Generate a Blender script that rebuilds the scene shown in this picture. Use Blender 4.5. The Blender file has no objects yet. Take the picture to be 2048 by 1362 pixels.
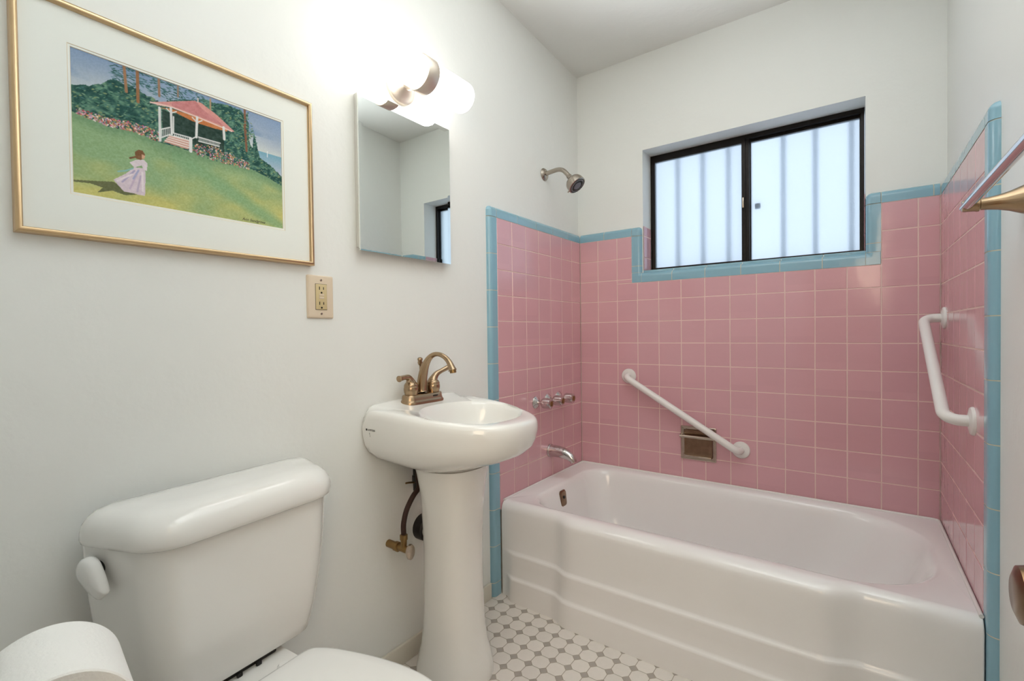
import bpy, bmesh, math, random
import numpy as np
from mathutils import Vector, Matrix
random.seed(7)
PI = math.pi
SC = bpy.context.scene
COL = SC.collection
P = 0.11                      # tile pitch
W = 1.4903                    # tile face to tile face width of the tub alcove
YC = -1.214                   # pedestal sink centre line
YT = -1.885                   # toilet centre line

# ------------------------------------------------------------------ helpers
def lin(c):
    return tuple(((v/255/12.92) if v/255 <= .04045 else ((v/255+.055)/1.055)**2.4) for v in c)

class MB:
    """collects verts and faces and links them as ONE mesh object"""
    def __init__(s): s.v = []; s.f = []; s.m = []
    def add(s, vs, fs, mi=0):
        o = len(s.v); s.v += [tuple(p) for p in vs]
        for f in fs: s.f.append(tuple(i+o for i in f)); s.m.append(mi)
    def box(s, x0, x1, y0, y1, z0, z1, mi=0):
        s.add([(x0,y0,z0),(x1,y0,z0),(x1,y1,z0),(x0,y1,z0),(x0,y0,z1),(x1,y0,z1),(x1,y1,z1),(x0,y1,z1)],
              [(0,3,2,1),(4,5,6,7),(0,1,5,4),(1,2,6,5),(2,3,7,6),(3,0,4,7)], mi)
    def bbox(s, x0, x1, y0, y1, z0, z1, b=.002, seg=2, mi=0):
        bm = bmesh.new(); bmesh.ops.create_cube(bm, size=1)
        for v in bm.verts:
            v.co = Vector(((x0+x1)/2+v.co.x*(x1-x0), (y0+y1)/2+v.co.y*(y1-y0), (z0+z1)/2+v.co.z*(z1-z0)))
        bmesh.ops.bevel(bm, geom=bm.edges[:], offset=b, segments=seg, profile=.5, affect='EDGES')
        bm.verts.index_update()
        s.add([v.co[:] for v in bm.verts], [tuple(v.index for v in f.verts) for f in bm.faces], mi); bm.free()
    def loft(s, rings, cap0=True, cap1=True, closed=True, mi=0):
        n = len(rings[0]); o = len(s.v); vs = [p for r in rings for p in r]; fs = []
        for i in range(len(rings)-1):
            for j in range(n if closed else n-1):
                k = (j+1) % n
                fs.append((i*n+j, i*n+k, (i+1)*n+k, (i+1)*n+j))
        if cap0: fs.append(tuple(range(n-1, -1, -1)))
        if cap1: fs.append(tuple((len(rings)-1)*n+j for j in range(n)))
        s.add(vs, fs, mi)
    def lathe(s, prof, org=(0,0,0), axis=(0,0,1), n=32, cap0=True, cap1=True, mi=0, flute=None):
        """prof: (radius, distance along axis)"""
        a = Vector(axis).normalized(); u = a.orthogonal().normalized(); w = a.cross(u); o = Vector(org)
        rings = []
        for r, h in prof:
            ring = []
            for j in range(n):
                t = 2*PI*j/n; rr = r*(1+(flute(t, h) if flute else 0))
                ring.append(tuple(o+a*h+u*(rr*math.cos(t))+w*(rr*math.sin(t))))
            rings.append(ring)
        s.loft(rings, cap0, cap1, True, mi)
    def tube(s, pts, rad, n=16, cap=True, mi=0, sub=1):
        pts = [Vector(p) for p in pts]
        if not isinstance(rad, (list, tuple)): rad = [rad]*len(pts)
        if sub > 1:                                  # Catmull-Rom
            q = [pts[0]*2-pts[1]]+pts+[pts[-1]*2-pts[-2]]; rr = [rad[0]]+list(rad)+[rad[-1]]; np_ = []; nr = []
            for i in range(1, len(q)-2):
                for k in range(sub):
                    t = k/sub
                    np_.append(.5*((2*q[i])+(q[i+1]-q[i-1])*t+(2*q[i-1]-5*q[i]+4*q[i+1]-q[i+2])*t*t+(3*q[i]-q[i-1]-3*q[i+1]+q[i+2])*t**3))
                    nr.append(rr[i]+(rr[i+1]-rr[i])*t)
            pts = np_+[pts[-1]]; rad = nr+[rad[-1]]
        tg = [((pts[min(i+1, len(pts)-1)]-pts[max(i-1, 0)]).normalized()) for i in range(len(pts))]
        u = tg[0].orthogonal().normalized(); rings = []
        for i, p in enumerate(pts):
            u = (u-tg[i]*u.dot(tg[i])).normalized(); w = tg[i].cross(u)
            rings.append([tuple(p+u*(rad[i]*math.cos(2*PI*j/n))+w*(rad[i]*math.sin(2*PI*j/n))) for j in range(n)])
        s.loft(rings, cap, cap, True, mi)

def rootloc(o):
    v = Vector((0,0,0))
    while o: v += o.location; o = o.parent
    return v
def obj(name, mb, mat, parent=None, angle=35, smooth=True, loc=None):
    """links one mesh object; a top-level mesh gets its origin at loc"""
    base = rootloc(parent) if parent else Vector(loc or (0,0,0))
    me = bpy.data.meshes.new(name)
    me.from_pydata([tuple(Vector(p)-base) for p in mb.v], [], mb.f)
    for m in (mat if isinstance(mat, (list, tuple)) else [mat]): me.materials.append(m)
    me.polygons.foreach_set('material_index', mb.m)
    bm = bmesh.new(); bm.from_mesh(me); bmesh.ops.recalc_face_normals(bm, faces=bm.faces[:]); bm.to_mesh(me); bm.free()
    if smooth:
        me.polygons.foreach_set('use_smooth', [True]*len(me.polygons))
        me.set_sharp_from_angle(angle=math.radians(angle))
    o = bpy.data.objects.new(name, me); COL.objects.link(o)
    if parent: o.parent = parent
    else: o.location = base
    return o
def tag(o, label, cat, group=None):
    o['label'] = label; o['category'] = cat
    if group: o['group'] = group
    return o
def thing(name, label, cat, loc, group=None):
    o = bpy.data.objects.new(name, None); o.empty_display_size = .05; COL.objects.link(o); o.location = loc
    return tag(o, label, cat, group)
def struct(name, mb, mat, **k):
    o = obj(name, mb, mat, **k); o['kind'] = 'structure'; return o

# ------------------------------------------------------------------ materials
def mat(name, col=(200,200,200), rough=.5, metal=0., spec=.5, coat=0., bump=None, var=None, linear=False):
    m = bpy.data.materials.new(name); m.use_nodes = True; nt = m.node_tree; b = nt.nodes['Principled BSDF']
    c = (col if linear else lin(col))+(1,) if len(col) == 3 else col
    b.inputs['Base Color'].default_value = c; b.inputs['Roughness'].default_value = rough
    b.inputs['Metallic'].default_value = metal; b.inputs['Specular IOR Level'].default_value = spec
    b.inputs['Coat Weight'].default_value = coat; b.inputs['Coat Roughness'].default_value = .06
    tc = nt.nodes.new('ShaderNodeTexCoord')
    if var:                                          # (scale, amount) gentle value variation
        n = nt.nodes.new('ShaderNodeTexNoise'); n.inputs['Scale'].default_value = var[0]; n.inputs['Detail'].default_value = 4
        nt.links.new(tc.outputs['Object'], n.inputs['Vector'])
        mr = nt.nodes.new('ShaderNodeMapRange'); mr.inputs['To Min'].default_value = 1-var[1]; mr.inputs['To Max'].default_value = 1+var[1]
        nt.links.new(n.outputs['Fac'], mr.inputs['Value'])
        hs = nt.nodes.new('ShaderNodeHueSaturation'); hs.inputs['Color'].default_value = c
        nt.links.new(mr.outputs['Result'], hs.inputs['Value']); nt.links.new(hs.outputs['Color'], b.inputs['Base Color'])
    if bump:                                         # (scale, strength, distance)
        n = nt.nodes.new('ShaderNodeTexNoise'); n.inputs['Scale'].default_value = bump[0]; n.inputs['Detail'].default_value = 5
        nt.links.new(tc.outputs['Object'], n.inputs['Vector'])
        bp = nt.nodes.new('ShaderNodeBump'); bp.inputs['Strength'].default_value = bump[1]; bp.inputs['Distance'].default_value = bump[2]
        nt.links.new(n.outputs['Fac'], bp.inputs['Height']); nt.links.new(bp.outputs['Normal'], b.inputs['Normal'])
    return m
M = {}
M['wall'] = mat('wall_paint', (240,241,237), .42, spec=.35, bump=(14,.12,.02))
M['ceil'] = mat('ceiling_paint', (240,240,236), .7, spec=.2, bump=(20,.1,.02))
M['hallwall'] = mat('hall_paint', (232,226,214), .6)
M['hallfloor'] = mat('hall_wood_floor', (150,112,80), .4)
M['base'] = mat('baseboard_paint', (226,220,206), .35)
M['porc'] = mat('white_vitreous_china', (242,241,237), .09, spec=.5, coat=.5)
M['plast'] = mat('white_seat_plastic', (240,240,237), .22)
M['enamel'] = mat('white_tub_enamel', (247,244,242), .14, coat=.4)
M['paper'] = mat('tissue_paper', (243,242,238), .95, spec=.1, bump=(260,.25,.004))
M['card'] = mat('brown_card', (150,120,90), .9)
M['bar'] = mat('white_powder_coat', (238,234,230), .25)
M['bronze'] = mat('antique_brushed_bronze', (170,146,118), .27, 1., bump=(160,.05,.002))
M['shower'] = mat('brushed_nickel', (176,166,154), .25, 1.)
M['knob'] = mat('dark_bronze', (124,98,72), .25, 1.)
M['nickel'] = mat('satin_nickel', (228,216,202), .45, 1., bump=(120,.04,.002))
M['chrome'] = mat('chrome', (206,200,198), .09, 1.)
M['oldchrome'] = mat('worn_chrome', (188,174,160), .2, 1., var=(30,.25))
M['tarnish'] = mat('tarnished_metal', (140,114,94), .24, 1., var=(40,.35))
M['black'] = mat('black_rubber', (22,20,20), .45)
M['gold'] = mat('satin_gold_frame', (208,180,142), .32, 1.)
M['matb'] = mat('ivory_mat_board', (246,248,242), .9, spec=.1)
M['matcore'] = mat('cream_mat_bevel', (240,228,206), .9)
M['outlet'] = mat('almond_plastic', (226,208,184), .35)
M['outlet2'] = mat('ivory_plastic', (214,194,148), .35)
M['dark'] = mat('dark_slot', (30,22,16), .7)
M['mirror'] = mat('silvered_mirror', (236,240,236), .005, 1.)
M['cab'] = mat('white_cabinet_enamel', (228,228,222), .3)
M['winframe'] = mat('dark_bronze_aluminium', (30,25,22), .3, .6)
M['hose'] = mat('braided_dark_hose', (58,36,30), .45, .4, bump=(400,.6,.003))
M['brass'] = mat('dull_brass', (150,122,82), .33, 1.)
M['grout'] = mat('tile_grout', (238,208,200), .9)
M['bluegrout'] = mat('trim_grout', (222,208,178), .9)
M['iron'] = mat('painted_iron', (96,104,120), .5)
M['door'] = mat('door_paint', (228,224,216), .35)
M['ink'] = mat('black_ink', (40,34,30), .7)
M['lattice'] = mat('shower_face_plastic', (118,118,128), .3)

def tile_mat(name, col, amt, cell):
    m = mat(name, col, .13, coat=.3); nt = m.node_tree; b = nt.nodes['Principled BSDF']
    g = nt.nodes.new('ShaderNodeNewGeometry'); sn = nt.nodes.new('ShaderNodeVectorMath'); sn.operation = 'SNAP'
    sn.inputs[1].default_value = (cell,)*3
    ad = nt.nodes.new('ShaderNodeVectorMath'); ad.operation = 'ADD'; ad.inputs[1].default_value = (.003,.005,.01)
    wn = nt.nodes.new('ShaderNodeTexWhiteNoise'); mr = nt.nodes.new('ShaderNodeMapRange')
    tc = nt.nodes.new('ShaderNodeTexCoord')
    mr.inputs['To Min'].default_value = 1-amt; mr.inputs['To Max'].default_value = 1+amt
    hs = nt.nodes.new('ShaderNodeHueSaturation'); hs.inputs['Color'].default_value = lin(col)+(1,)
    L = nt.links.new
    L(tc.outputs['Object'], ad.inputs[0]); L(ad.outputs[0], sn.inputs[0]); L(sn.outputs[0], wn.inputs['Vector']); L(wn.outputs['Value'], mr.inputs['Value'])
    L(mr.outputs['Result'], hs.inputs['Value']); L(hs.outputs['Color'], b.inputs['Base Color'])
    n = nt.nodes.new('ShaderNodeTexNoise'); n.inputs['Scale'].default_value = 26; n.inputs['Detail'].default_value = 2
    bp = nt.nodes.new('ShaderNodeBump'); bp.inputs['Strength'].default_value = .06; bp.inputs['Distance'].default_value = .01
    L(tc.outputs['Object'], n.inputs['Vector']); L(n.outputs['Fac'], bp.inputs['Height']); L(bp.outputs['Normal'], b.inputs['Normal'])
    return m
M['pink'] = tile_mat('pink_glazed_tile', (220,169,176), .02, P)
M['blue'] = tile_mat('blue_glazed_trim_tile', (140,182,199), .015, .155)

def floor_mat():
    m = mat('octagon_and_dot_mosaic', (224,220,212), .38); nt = m.node_tree; b = nt.nodes['Principled BSDF']; L = nt.links.new
    g = nt.nodes.new('ShaderNodeTexCoord'); sp = nt.nodes.new('ShaderNodeSeparateXYZ'); L(g.outputs['Object'], sp.inputs[0])
    def mth(op, a, b_=None, c=None):
        n = nt.nodes.new('ShaderNodeMath'); n.operation = op
        for i, q in enumerate((a, b_, c)):
            if q is None: continue
            if isinstance(q, (int, float)): n.inputs[i].default_value = q
            else: L(q, n.inputs[i])
        return n.outputs[0]
    p = .06
    def axis(o, off):
        t = mth('DIVIDE', mth('SUBTRACT', o, off), p)
        return mth('MULTIPLY', mth('ABSOLUTE', mth('SUBTRACT', mth('FRACT', mth('ADD', t, 100.5)), .5)), p)
    dx = axis(sp.outputs['X'], .155); dy = axis(sp.outputs['Y'], -.807)
    sm = mth('ADD', dx, dy); mn = mth('MINIMUM', dx, dy); hd = .0158
    dot = mth('LESS_THAN', sm, hd)
    e1 = mth('MULTIPLY', mth('ABSOLUTE', mth('SUBTRACT', sm, hd)), .7071)
    ed = mth('MINIMUM', e1, mth('ADD', mn, mth('MULTIPLY', dot, 1.)))     # distance to nearest joint
    joint = mth('LESS_THAN', ed, .0011)
    wn = nt.nodes.new('ShaderNodeTexWhiteNoise'); sn = nt.nodes.new('ShaderNodeVectorMath'); sn.operation = 'SNAP'
    sn.inputs[1].default_value = (p, p, 1)
    ad = nt.nodes.new('ShaderNodeVectorMath'); ad.operation = 'SUBTRACT'; ad.inputs[1].default_value = (.155, -.807, -.5)
    L(g.outputs['Object'], ad.inputs[0]); L(ad.outputs[0], sn.inputs[0]); L(sn.outputs[0], wn.inputs['Vector'])
    nz = nt.nodes.new('ShaderNodeTexNoise'); nz.inputs['Scale'].default_value = 60; nz.inputs['Detail'].default_value = 6
    L(g.outputs['Object'], nz.inputs['Vector'])
    val = mth('ADD', mth('MULTIPLY', wn.outputs['Value'], .07), mth('MULTIPLY', nz.outputs['Fac'], .08)); val = mth('ADD', val, .90)
    def mix(f, a, b_):
        n = nt.nodes.new('ShaderNodeMix'); n.data_type = 'RGBA'; L(f, n.inputs['Factor'])
        for k, q in ((6, a), (7, b_)):
            if isinstance(q, tuple): n.inputs[k].default_value = q+(1,)
            else: L(q, n.inputs[k])
        return n.outputs[2]
    c1 = mix(dot, lin((236,229,221)), lin((176,167,158)))
    c2 = mix(joint, c1, lin((176,164,148)))
    hs = nt.nodes.new('ShaderNodeHueSaturation'); L(c2, hs.inputs['Color']); L(val, hs.inputs['Value']); L(hs.outputs['Color'], b.inputs['Base Color'])
    bp = nt.nodes.new('ShaderNodeBump'); bp.inputs['Strength'].default_value = .6; bp.inputs['Distance'].default_value = .001
    L(mth('MINIMUM', mth('DIVIDE', ed, .002), 1.), bp.inputs['Height']); L(bp.outputs['Normal'], b.inputs['Normal'])
    return m
M['floor'] = floor_mat()

def emis(name, col, e):
    m = mat(name, (250,248,244), .25); b = m.node_tree.nodes['Principled BSDF']
    b.inputs['Emission Color'].default_value = lin(col)+(1,); b.inputs['Emission Strength'].default_value = e
    return m
M['shade'] = emis('lit_opal_glass', (254,251,248), 2.0)

def frosted():
    m = bpy.data.materials.new('frosted_window_glass'); m.use_nodes = True; nt = m.node_tree; L = nt.links.new
    b = nt.nodes['Principled BSDF']; out = nt.nodes['Material Output']
    b.inputs['Base Color'].default_value = (.93,.97,1,1); b.inputs['Transmission Weight'].default_value = 1
    b.inputs['Roughness'].default_value = .36; b.inputs['IOR'].default_value = 1.25
    tc = nt.nodes.new('ShaderNodeTexCoord'); n = nt.nodes.new('ShaderNodeTexNoise'); n.inputs['Scale'].default_value = 190; n.inputs['Detail'].default_value = 2
    bp = nt.nodes.new('ShaderNodeBump'); bp.inputs['Strength'].default_value = .5; bp.inputs['Distance'].default_value = .002
    L(tc.outputs['Object'], n.inputs['Vector']); L(n.outputs['Fac'], bp.inputs['Height']); L(bp.outputs['Normal'], b.inputs['Normal'])
    tr = nt.nodes.new('ShaderNodeBsdfTranslucent'); tr.inputs['Color'].default_value = (.85,.93,1,1)
    mx = nt.nodes.new('ShaderNodeMixShader'); mx.inputs[0].default_value = .35
    L(b.outputs[0], mx.inputs[1]); L(tr.outputs[0], mx.inputs[2]); L(mx.outputs[0], out.inputs['Surface'])
    return m
M['frost'] = frosted()
def clearglass():
    m = bpy.data.materials.new('picture_glazing'); m.use_nodes = True; nt = m.node_tree; L = nt.links.new
    nt.nodes.remove(nt.nodes['Principled BSDF']); out = nt.nodes['Material Output']
    t = nt.nodes.new('ShaderNodeBsdfTransparent'); g = nt.nodes.new('ShaderNodeBsdfGlossy'); g.inputs['Roughness'].default_value = .04
    fr = nt.nodes.new('ShaderNodeFresnel'); fr.inputs['IOR'].default_value = 1.05
    mx = nt.nodes.new('ShaderNodeMixShader'); L(fr.outputs[0], mx.inputs[0]); L(t.outputs[0], mx.inputs[1]); L(g.outputs[0], mx.inputs[2])
    L(mx.outputs[0], out.inputs['Surface']); return m
M['glazing'] = clearglass()
def attr_mat():
    m = mat('watercolour_print', rough=.8, spec=.15); nt = m.node_tree
    a = nt.nodes.new('ShaderNodeAttribute'); a.attribute_name = 'Col'
    nt.links.new(a.outputs['Color'], nt.nodes['Principled BSDF'].inputs['Base Color']); return m
M['paint'] = attr_mat()

# ------------------------------------------------------------------ room shell
XL, XR, YB = -.02, W+.02, .02             # painted wall faces
YF = -2.335                               # front wall (behind the camera)
b = MB(); b.box(XL-.12, XR+.12, -2.46, .26, -.1, 0); struct('floor', b, M['floor'])
b = MB(); b.box(XL-.12, XL, -2.46, .26, 0, 2.75); wl = struct('wall_left', b, M['wall'])
b = MB(); b.box(XR, XR+.12, -2.46, .26, 0, 2.75); wr = struct('wall_right', b, M['wall'])
WX0, WX1, WZ0, WZ1 = .352, 1.268, 1.43, 2.047
def frame_wall(x0, x1, z0, z1, hx0, hx1, hz0, hz1, ya, yb):
    b = MB(); vs = []
    for y in (ya, yb):
        vs += [(x0,y,z0),(x1,y,z0),(x1,y,z1),(x0,y,z1),(hx0,y,hz0),(hx1,y,hz0),(hx1,y,hz1),(hx0,y,hz1)]
    fs = []
    for i in range(4):
        k = (i+1) % 4
        fs += [(i,k,4+k,4+i),(8+i,12+i,12+k,8+k),(4+i,4+k,12+k,12+i),(i,8+i,8+k,k)]
    b.add(vs, fs); return b
wb = struct('wall_back', frame_wall(XL-.12, XR+.12, 0, 2.75, WX0, WX1, WZ0, WZ1, YB, .22), M['wall'])
struct('wall_front', frame_wall(XL-.12, XR+.12, -.05, 2.75, .86, 1.445, -.04, 2.05, -2.46, YF), M['wall'])
b = MB(); zc = lambda y: 2.532-.045*(y-YB)
vs = []
for dz in (0, .12):
    vs += [(XL-.12,-2.46,zc(-2.46)+dz),(XR+.12,-2.46,zc(-2.46)+dz),(XR+.12,.26,zc(.26)+dz),(XL-.12,.26,zc(.26)+dz)]
b.add(vs, [(0,1,2,3),(4,7,6,5),(0,4,5,1),(1,5,6,2),(2,6,7,3),(3,7,4,0)]); struct('ceiling', b, M['ceil'])
b = MB(); b.bbox(XL, XL+.013, YF, -.81, 0, .068, .004); struct('baseboard_left', b, M['base'])

# the hall outside the doorway
b = MB(); b.box(-.30, 2.0, -4.2, -2.46, -.1, 0); struct('floor', b, M['hallfloor'])
b = MB(); b.box(-.42, -.30, -4.2, -2.46, 0, 2.5); b.box(2.0, 2.12, -4.2, -2.46, 0, 2.5); b.box(-.42, 2.12, -4.32, -4.2, 0, 2.5)
b.box(-.42, XL-.12, -2.46, -2.34, 0, 2.5); b.box(XR+.12, 2.12, -2.46, -2.34, 0, 2.5); struct('wall_hall', b, M['hallwall'])
b = MB(); b.box(-.42, 2.12, -4.32, -2.46, 2.5, 2.6); struct('ceiling', b, M['ceil'])

# pink field tile -------------------------------------------------------
Z0 = 1.61; ZB = .36                       # top of the pink field, bottom (behind the tub rim)
def tile(b, o, A, Bv, N, a0, a1, c0, c1, g=.0014, bev=.0016, dep=.002):
    """one tile on plane o + a*A + c*Bv, face at N=0"""
    a0 += g; a1 -= g; c0 += g; c1 -= g
    if a1-a0 < .006 or c1-c0 < .006: return
    t1, t2, t3 = (random.uniform(-.00022,.00022) for _ in range(3)); vs = []
    for (ia, ic, n) in ((0,0,-dep),(bev,bev,0)):
        for (a, c) in ((a0+ia,c0+ic),(a1-ia,c0+ic),(a1-ia,c1-ic),(a0+ia,c1-ic)):
            h = n+(0 if n else t1+t2*(1 if a > (a0+a1)/2 else -1)+t3*(1 if c > (c0+c1)/2 else -1))
            vs.append(tuple(o[i]+A[i]*a+Bv[i]*c+N[i]*h for i in range(3)))
    b.add(vs, [(4,5,6,7),(0,1,5,4),(1,2,6,5),(2,3,7,6),(3,0,4,7)], 0)
rows = [(Z0-P*(k+1), Z0-P*k) for k in range(10)]+[(ZB, Z0-P*10)]
def quadp(b, o, A, Bv, N, a0, a1, c0, c1, h, mi=1):
    b.add([tuple(o[i]+A[i]*a+Bv[i]*c+N[i]*h for i in range(3)) for a, c in ((a0,c0),(a1,c0),(a1,c1),(a0,c1))], [(0,1,2,3)], mi)
# left
b = MB(); A = (0,-1,0); N = (1,0,0); U = (0,0,1); ca = .0955; EL = .7555
cols = [(0, ca)]+[(ca+P*i, ca+P*(i+1)) for i in range(6)]
for a0, a1 in cols:
    for c0, c1 in rows: tile(b, (0,0,0), A, U, N, a0, a1, c0, c1)
quadp(b, (0,0,0), A, U, N, 0, EL, ZB, Z0, -.0011)
obj('tile_panel', b, [M['pink'], M['grout']], wl, angle=20)['label'] = 'pink glazed square tiles'
# right
b = MB(); ER = .7195; N = (-1,0,0); ca = .0595
cols = [(0, ca)]+[(ca+P*i, ca+P*(i+1)) for i in range(6)]
for a0, a1 in cols:
    for c0, c1 in rows: tile(b, (W,0,0), A, U, N, a0, a1, c0, c1)
quadp(b, (W,0,0), A, U, N, 0, ER, ZB, Z0, -.0011)
obj('tile_panel', b, [M['pink'], M['grout']], wr, angle=20)['label'] = 'pink glazed square tiles'
# back, stepping down under the window
HX0, HX1, HZ = .298, 1.316, 1.37
b = MB(); A = (1,0,0); N = (0,-1,0)
cols = [(P*i-.003, P*(i+1)-.003) for i in range(13)]+[(13*P-.003, W)]
cols[0] = (0, P-.003)
for a0, a1 in cols:
    for c0, c1 in rows:
        if c1 <= HZ or a1 <= HX0 or a0 >= HX1: tile(b, (0,0,0), A, U, N, a0, a1, c0, c1); continue
        if a0 < HX0: tile(b, (0,0,0), A, U, N, a0, HX0, max(c0, HZ) if c0 < HZ else c0, c1)
        if a1 > HX1: tile(b, (0,0,0), A, U, N, HX1, a1, max(c0, HZ) if c0 < HZ else c0, c1)
        if c0 < HZ: tile(b, (0,0,0), A, U, N, a0, a1, c0, HZ)
for q in ((0, HX0, HZ, Z0), (HX1, W, HZ, Z0), (0, W, ZB, HZ)): quadp(b, (0,0,0), A, U, N, *q, -.0011)
obj('tile_panel', b, [M['pink'], M['grout']], wb, angle=20)['label'] = 'pink glazed square tiles'
b = MB()                                   # tiles on the window jambs
for (xx, n) in ((WX0+.004, (1,0,0)), (WX1-.004, (-1,0,0))):
    for c0, c1 in ((1.432, 1.50), (1.50, 1.61), (1.61, 1.66)):
        tile(b, (xx,0,0), (0,1,0), U, n, .022, .10, c0, c1); tile(b, (xx,0,0), (0,1,0), U, n, .10, .128, c0, c1)
    quadp(b, (xx,0,0), (0,1,0), U, n, .022, .128, 1.432, 1.66, -.0011)
obj('jamb_tile', b, [M['pink'], M['grout']], wb, angle=20)['label'] = 'pink tiles lining the window jambs'

# blue bullnose trim ----------------------------------------------------
R = .02
def dep(a, w): return 0 if a <= w-R else -(R-math.sqrt(max(0, R*R-(a-(w-R))**2)))
def prof(w): return [(0,0),(w-R,0)]+[(w-R+R*math.sin(t*PI/16), -R+R*math.cos(t*PI/16)) for t in range(1, 9)]
def strip(b, o, A, N, Ld, l0, l1, w, piece=.155, fwd=True):
    pr = prof(w); n = len(pr)
    def ext(a, c, sh, mi):
        rings = [[tuple(o[i]+A[i]*x+N[i]*(y-sh)+Ld[i]*l for i in range(3)) for x, y in pr] for l in (a, c)]
        b.loft(rings, mi == 0, mi == 0, closed=False, mi=mi)
    ext(l0, l1, .0008, 1)
    g = .0012; x = l0 if fwd else l1
    while (x < l1-.004) if fwd else (x > l0+.004):
        y = min(x+piece, l1) if fwd else max(x-piece, l0)
        ext(min(x, y)+g, max(x, y)-g, 0, 0); x = y
def corner(b, o, A1, A2, N, w1, w2, convex=True):
    n = 14; vs = []; g = .0012
    for i in range(n+1):
        for j in range(n+1):
            a = g+(w1-g)*(1-(1-i/n)**1.5); c = g+(w2-g)*(1-(1-j/n)**1.5)
            if convex:
                qa, qc = max(a-(w1-R), 0), max(c-(w2-R), 0); q = math.hypot(qa, qc)
                if q > R: qa *= R/q; qc *= R/q; q = R; a = w1-R+qa; c = w2-R+qc
                h = -(R-math.sqrt(max(0, R*R-q*q)))
            else: h = max(dep(a, w1), dep(c, w2))
            vs.append(tuple(o[k]+A1[k]*a+A2[k]*c+N[k]*h for k in range(3)))
    b.add(vs, [(i*(n+1)+j, (i+1)*(n+1)+j, (i+1)*(n+1)+j+1, i*(n+1)+j+1) for i in range(n) for j in range(n)], 0)
bm_ = [M['blue'], M['bluegrout']]
b = MB(); X1 = (1,0,0); Y_ = (0,-1,0); Yp = (0,1,0); Zp = (0,0,1)
strip(b, (0,-EL,0), Y_, X1, Zp, 0, Z0, .048, fwd=False); strip(b, (0,0,Z0), Zp, X1, Y_, 0, EL, .046, fwd=False)
corner(b, (0,-EL,Z0), Y_, Zp, X1, .048, .046); struct('trim_1', b, bm_, angle=30)
b = MB(); Xn = (-1,0,0)
strip(b, (W,-ER,0), Y_, Xn, Zp, 0, Z0, .05, fwd=False); strip(b, (W,0,Z0), Zp, Xn, Y_, 0, ER, .046, fwd=False)
corner(b, (W,-ER,Z0), Y_, Zp, Xn, .05, .046); struct('trim_2', b, bm_, angle=30)
b = MB()
strip(b, (0,0,Z0), Zp, Y_, X1, 0, HX0, .046, fwd=False); corner(b, (HX0,0,Z0), X1, Zp, Y_, .05, .046)
strip(b, (HX0,0,0), X1, Y_, Zp, HZ+.05, Z0, .05, fwd=False)
corner(b, (HX0,0,HZ), X1, Zp, Y_, .05, .05, convex=False)
strip(b, (0,0,HZ), Zp, Y_, X1, HX0+.05, HX1-.048, .05)
corner(b, (HX1,0,HZ), Xn, Zp, Y_, .048, .05, convex=False)
strip(b, (HX1,0,0), Xn, Y_, Zp, HZ+.05, Z0, .048, fwd=False)
strip(b, (0,0,Z0), Zp, Y_, X1, HX1, W, .046); corner(b, (HX1,0,Z0), Xn, Zp, Y_, .048, .046)
struct('trim_3', b, bm_, angle=30)
b = MB(); x = WX0
for k in range(6):
    x1 = min(x+.155, WX1)
    if x1-x > .01: b.bbox(x+.001, x1-.001, .018, .16, 1.405, 1.431, .0015)
    x = x1
struct('trim_4', b, M['blue'])['label'] = 'blue tiled window sill'

# ------------------------------------------------------------------ window
FY = .135
def ringframe(b, x0, x1, z0, z1, l, r, bo, t, y0, y1):
    vs = []
    for y in (y0, y1):
        vs += [(x0,y,z0),(x1,y,z0),(x1,y,z1),(x0,y,z1),(x0+l,y,z0+bo),(x1-r,y,z0+bo),(x1-r,y,z1-t),(x0+l,y,z1-t)]
    fs = []
    for i in range(4):
        k = (i+1) % 4
        fs += [(i,k,4+k,4+i),(8+i,12+i,12+k,8+k),(4+i,4+k,12+k,12+i),(i,8+i,8+k,k)]
    b.add(vs, fs)
b = MB(); ringframe(b, WX0+.002, WX1-.002, 1.431, WZ1-.001, .014, .012, .012, .02, FY, FY+.05)
b.bbox(.806, .828, FY+.002, FY+.05, 1.44, 2.03, .002)            # fixed mullion
win = struct('window_1', b, M['winframe'], angle=20)
win['label'] = 'dark bronze sliding window with frosted panes'
b = MB(); ringframe(b, .366, .812, 1.443, 2.03, .012, .016, .010, .022, FY-.006, FY+.016)
obj('sash', b, M['winframe'], win, angle=20)
b = MB(); ringframe(b, .824, 1.256, 1.443, 2.027, .008, .006, .012, .012, FY+.024, FY+.046)
obj('sash', b, M['winframe'], win, angle=20)
b = MB(); b.box(.376, .798, FY+.004, FY+.008, 1.451, 2.01); obj('pane', b, M['frost'], win)
b = MB(); b.box(.83, 1.252, FY+.034, FY+.038, 1.453, 2.017); obj('pane', b, M['frost'], win)
b = MB(); b.bbox(.799, .806, FY-.012, FY-.005, 1.70, 1.75, .002); obj('latch', b, M['oldchrome'], win)
# iron bars outside the glass
gy = .275
gr = thing('security_grille', 'row of upright iron bars seen blurred outside the frosted window glass', 'window bars', ((WX0+WX1)/2, gy, 1.38))
for x in (.455, .585, .71, .955, 1.085, 1.222):
    b = MB(); b.bbox(x-.0105, x+.0105, gy-.0105, gy+.0105, 1.38, 2.12, .001); obj('bar', b, M['iron'], gr)
for z in (1.385, 2.105):
    b = MB(); b.bbox(.30, 1.33, gy-.006, gy+.006, z-.012, z+.012, .001); obj('rail', b, M['iron'], gr)
b = MB(); b.bbox(.845, .868, FY+.045, FY+.06, 1.70, 1.725, .003); obj('lock', b, M['winframe'], win)

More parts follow.
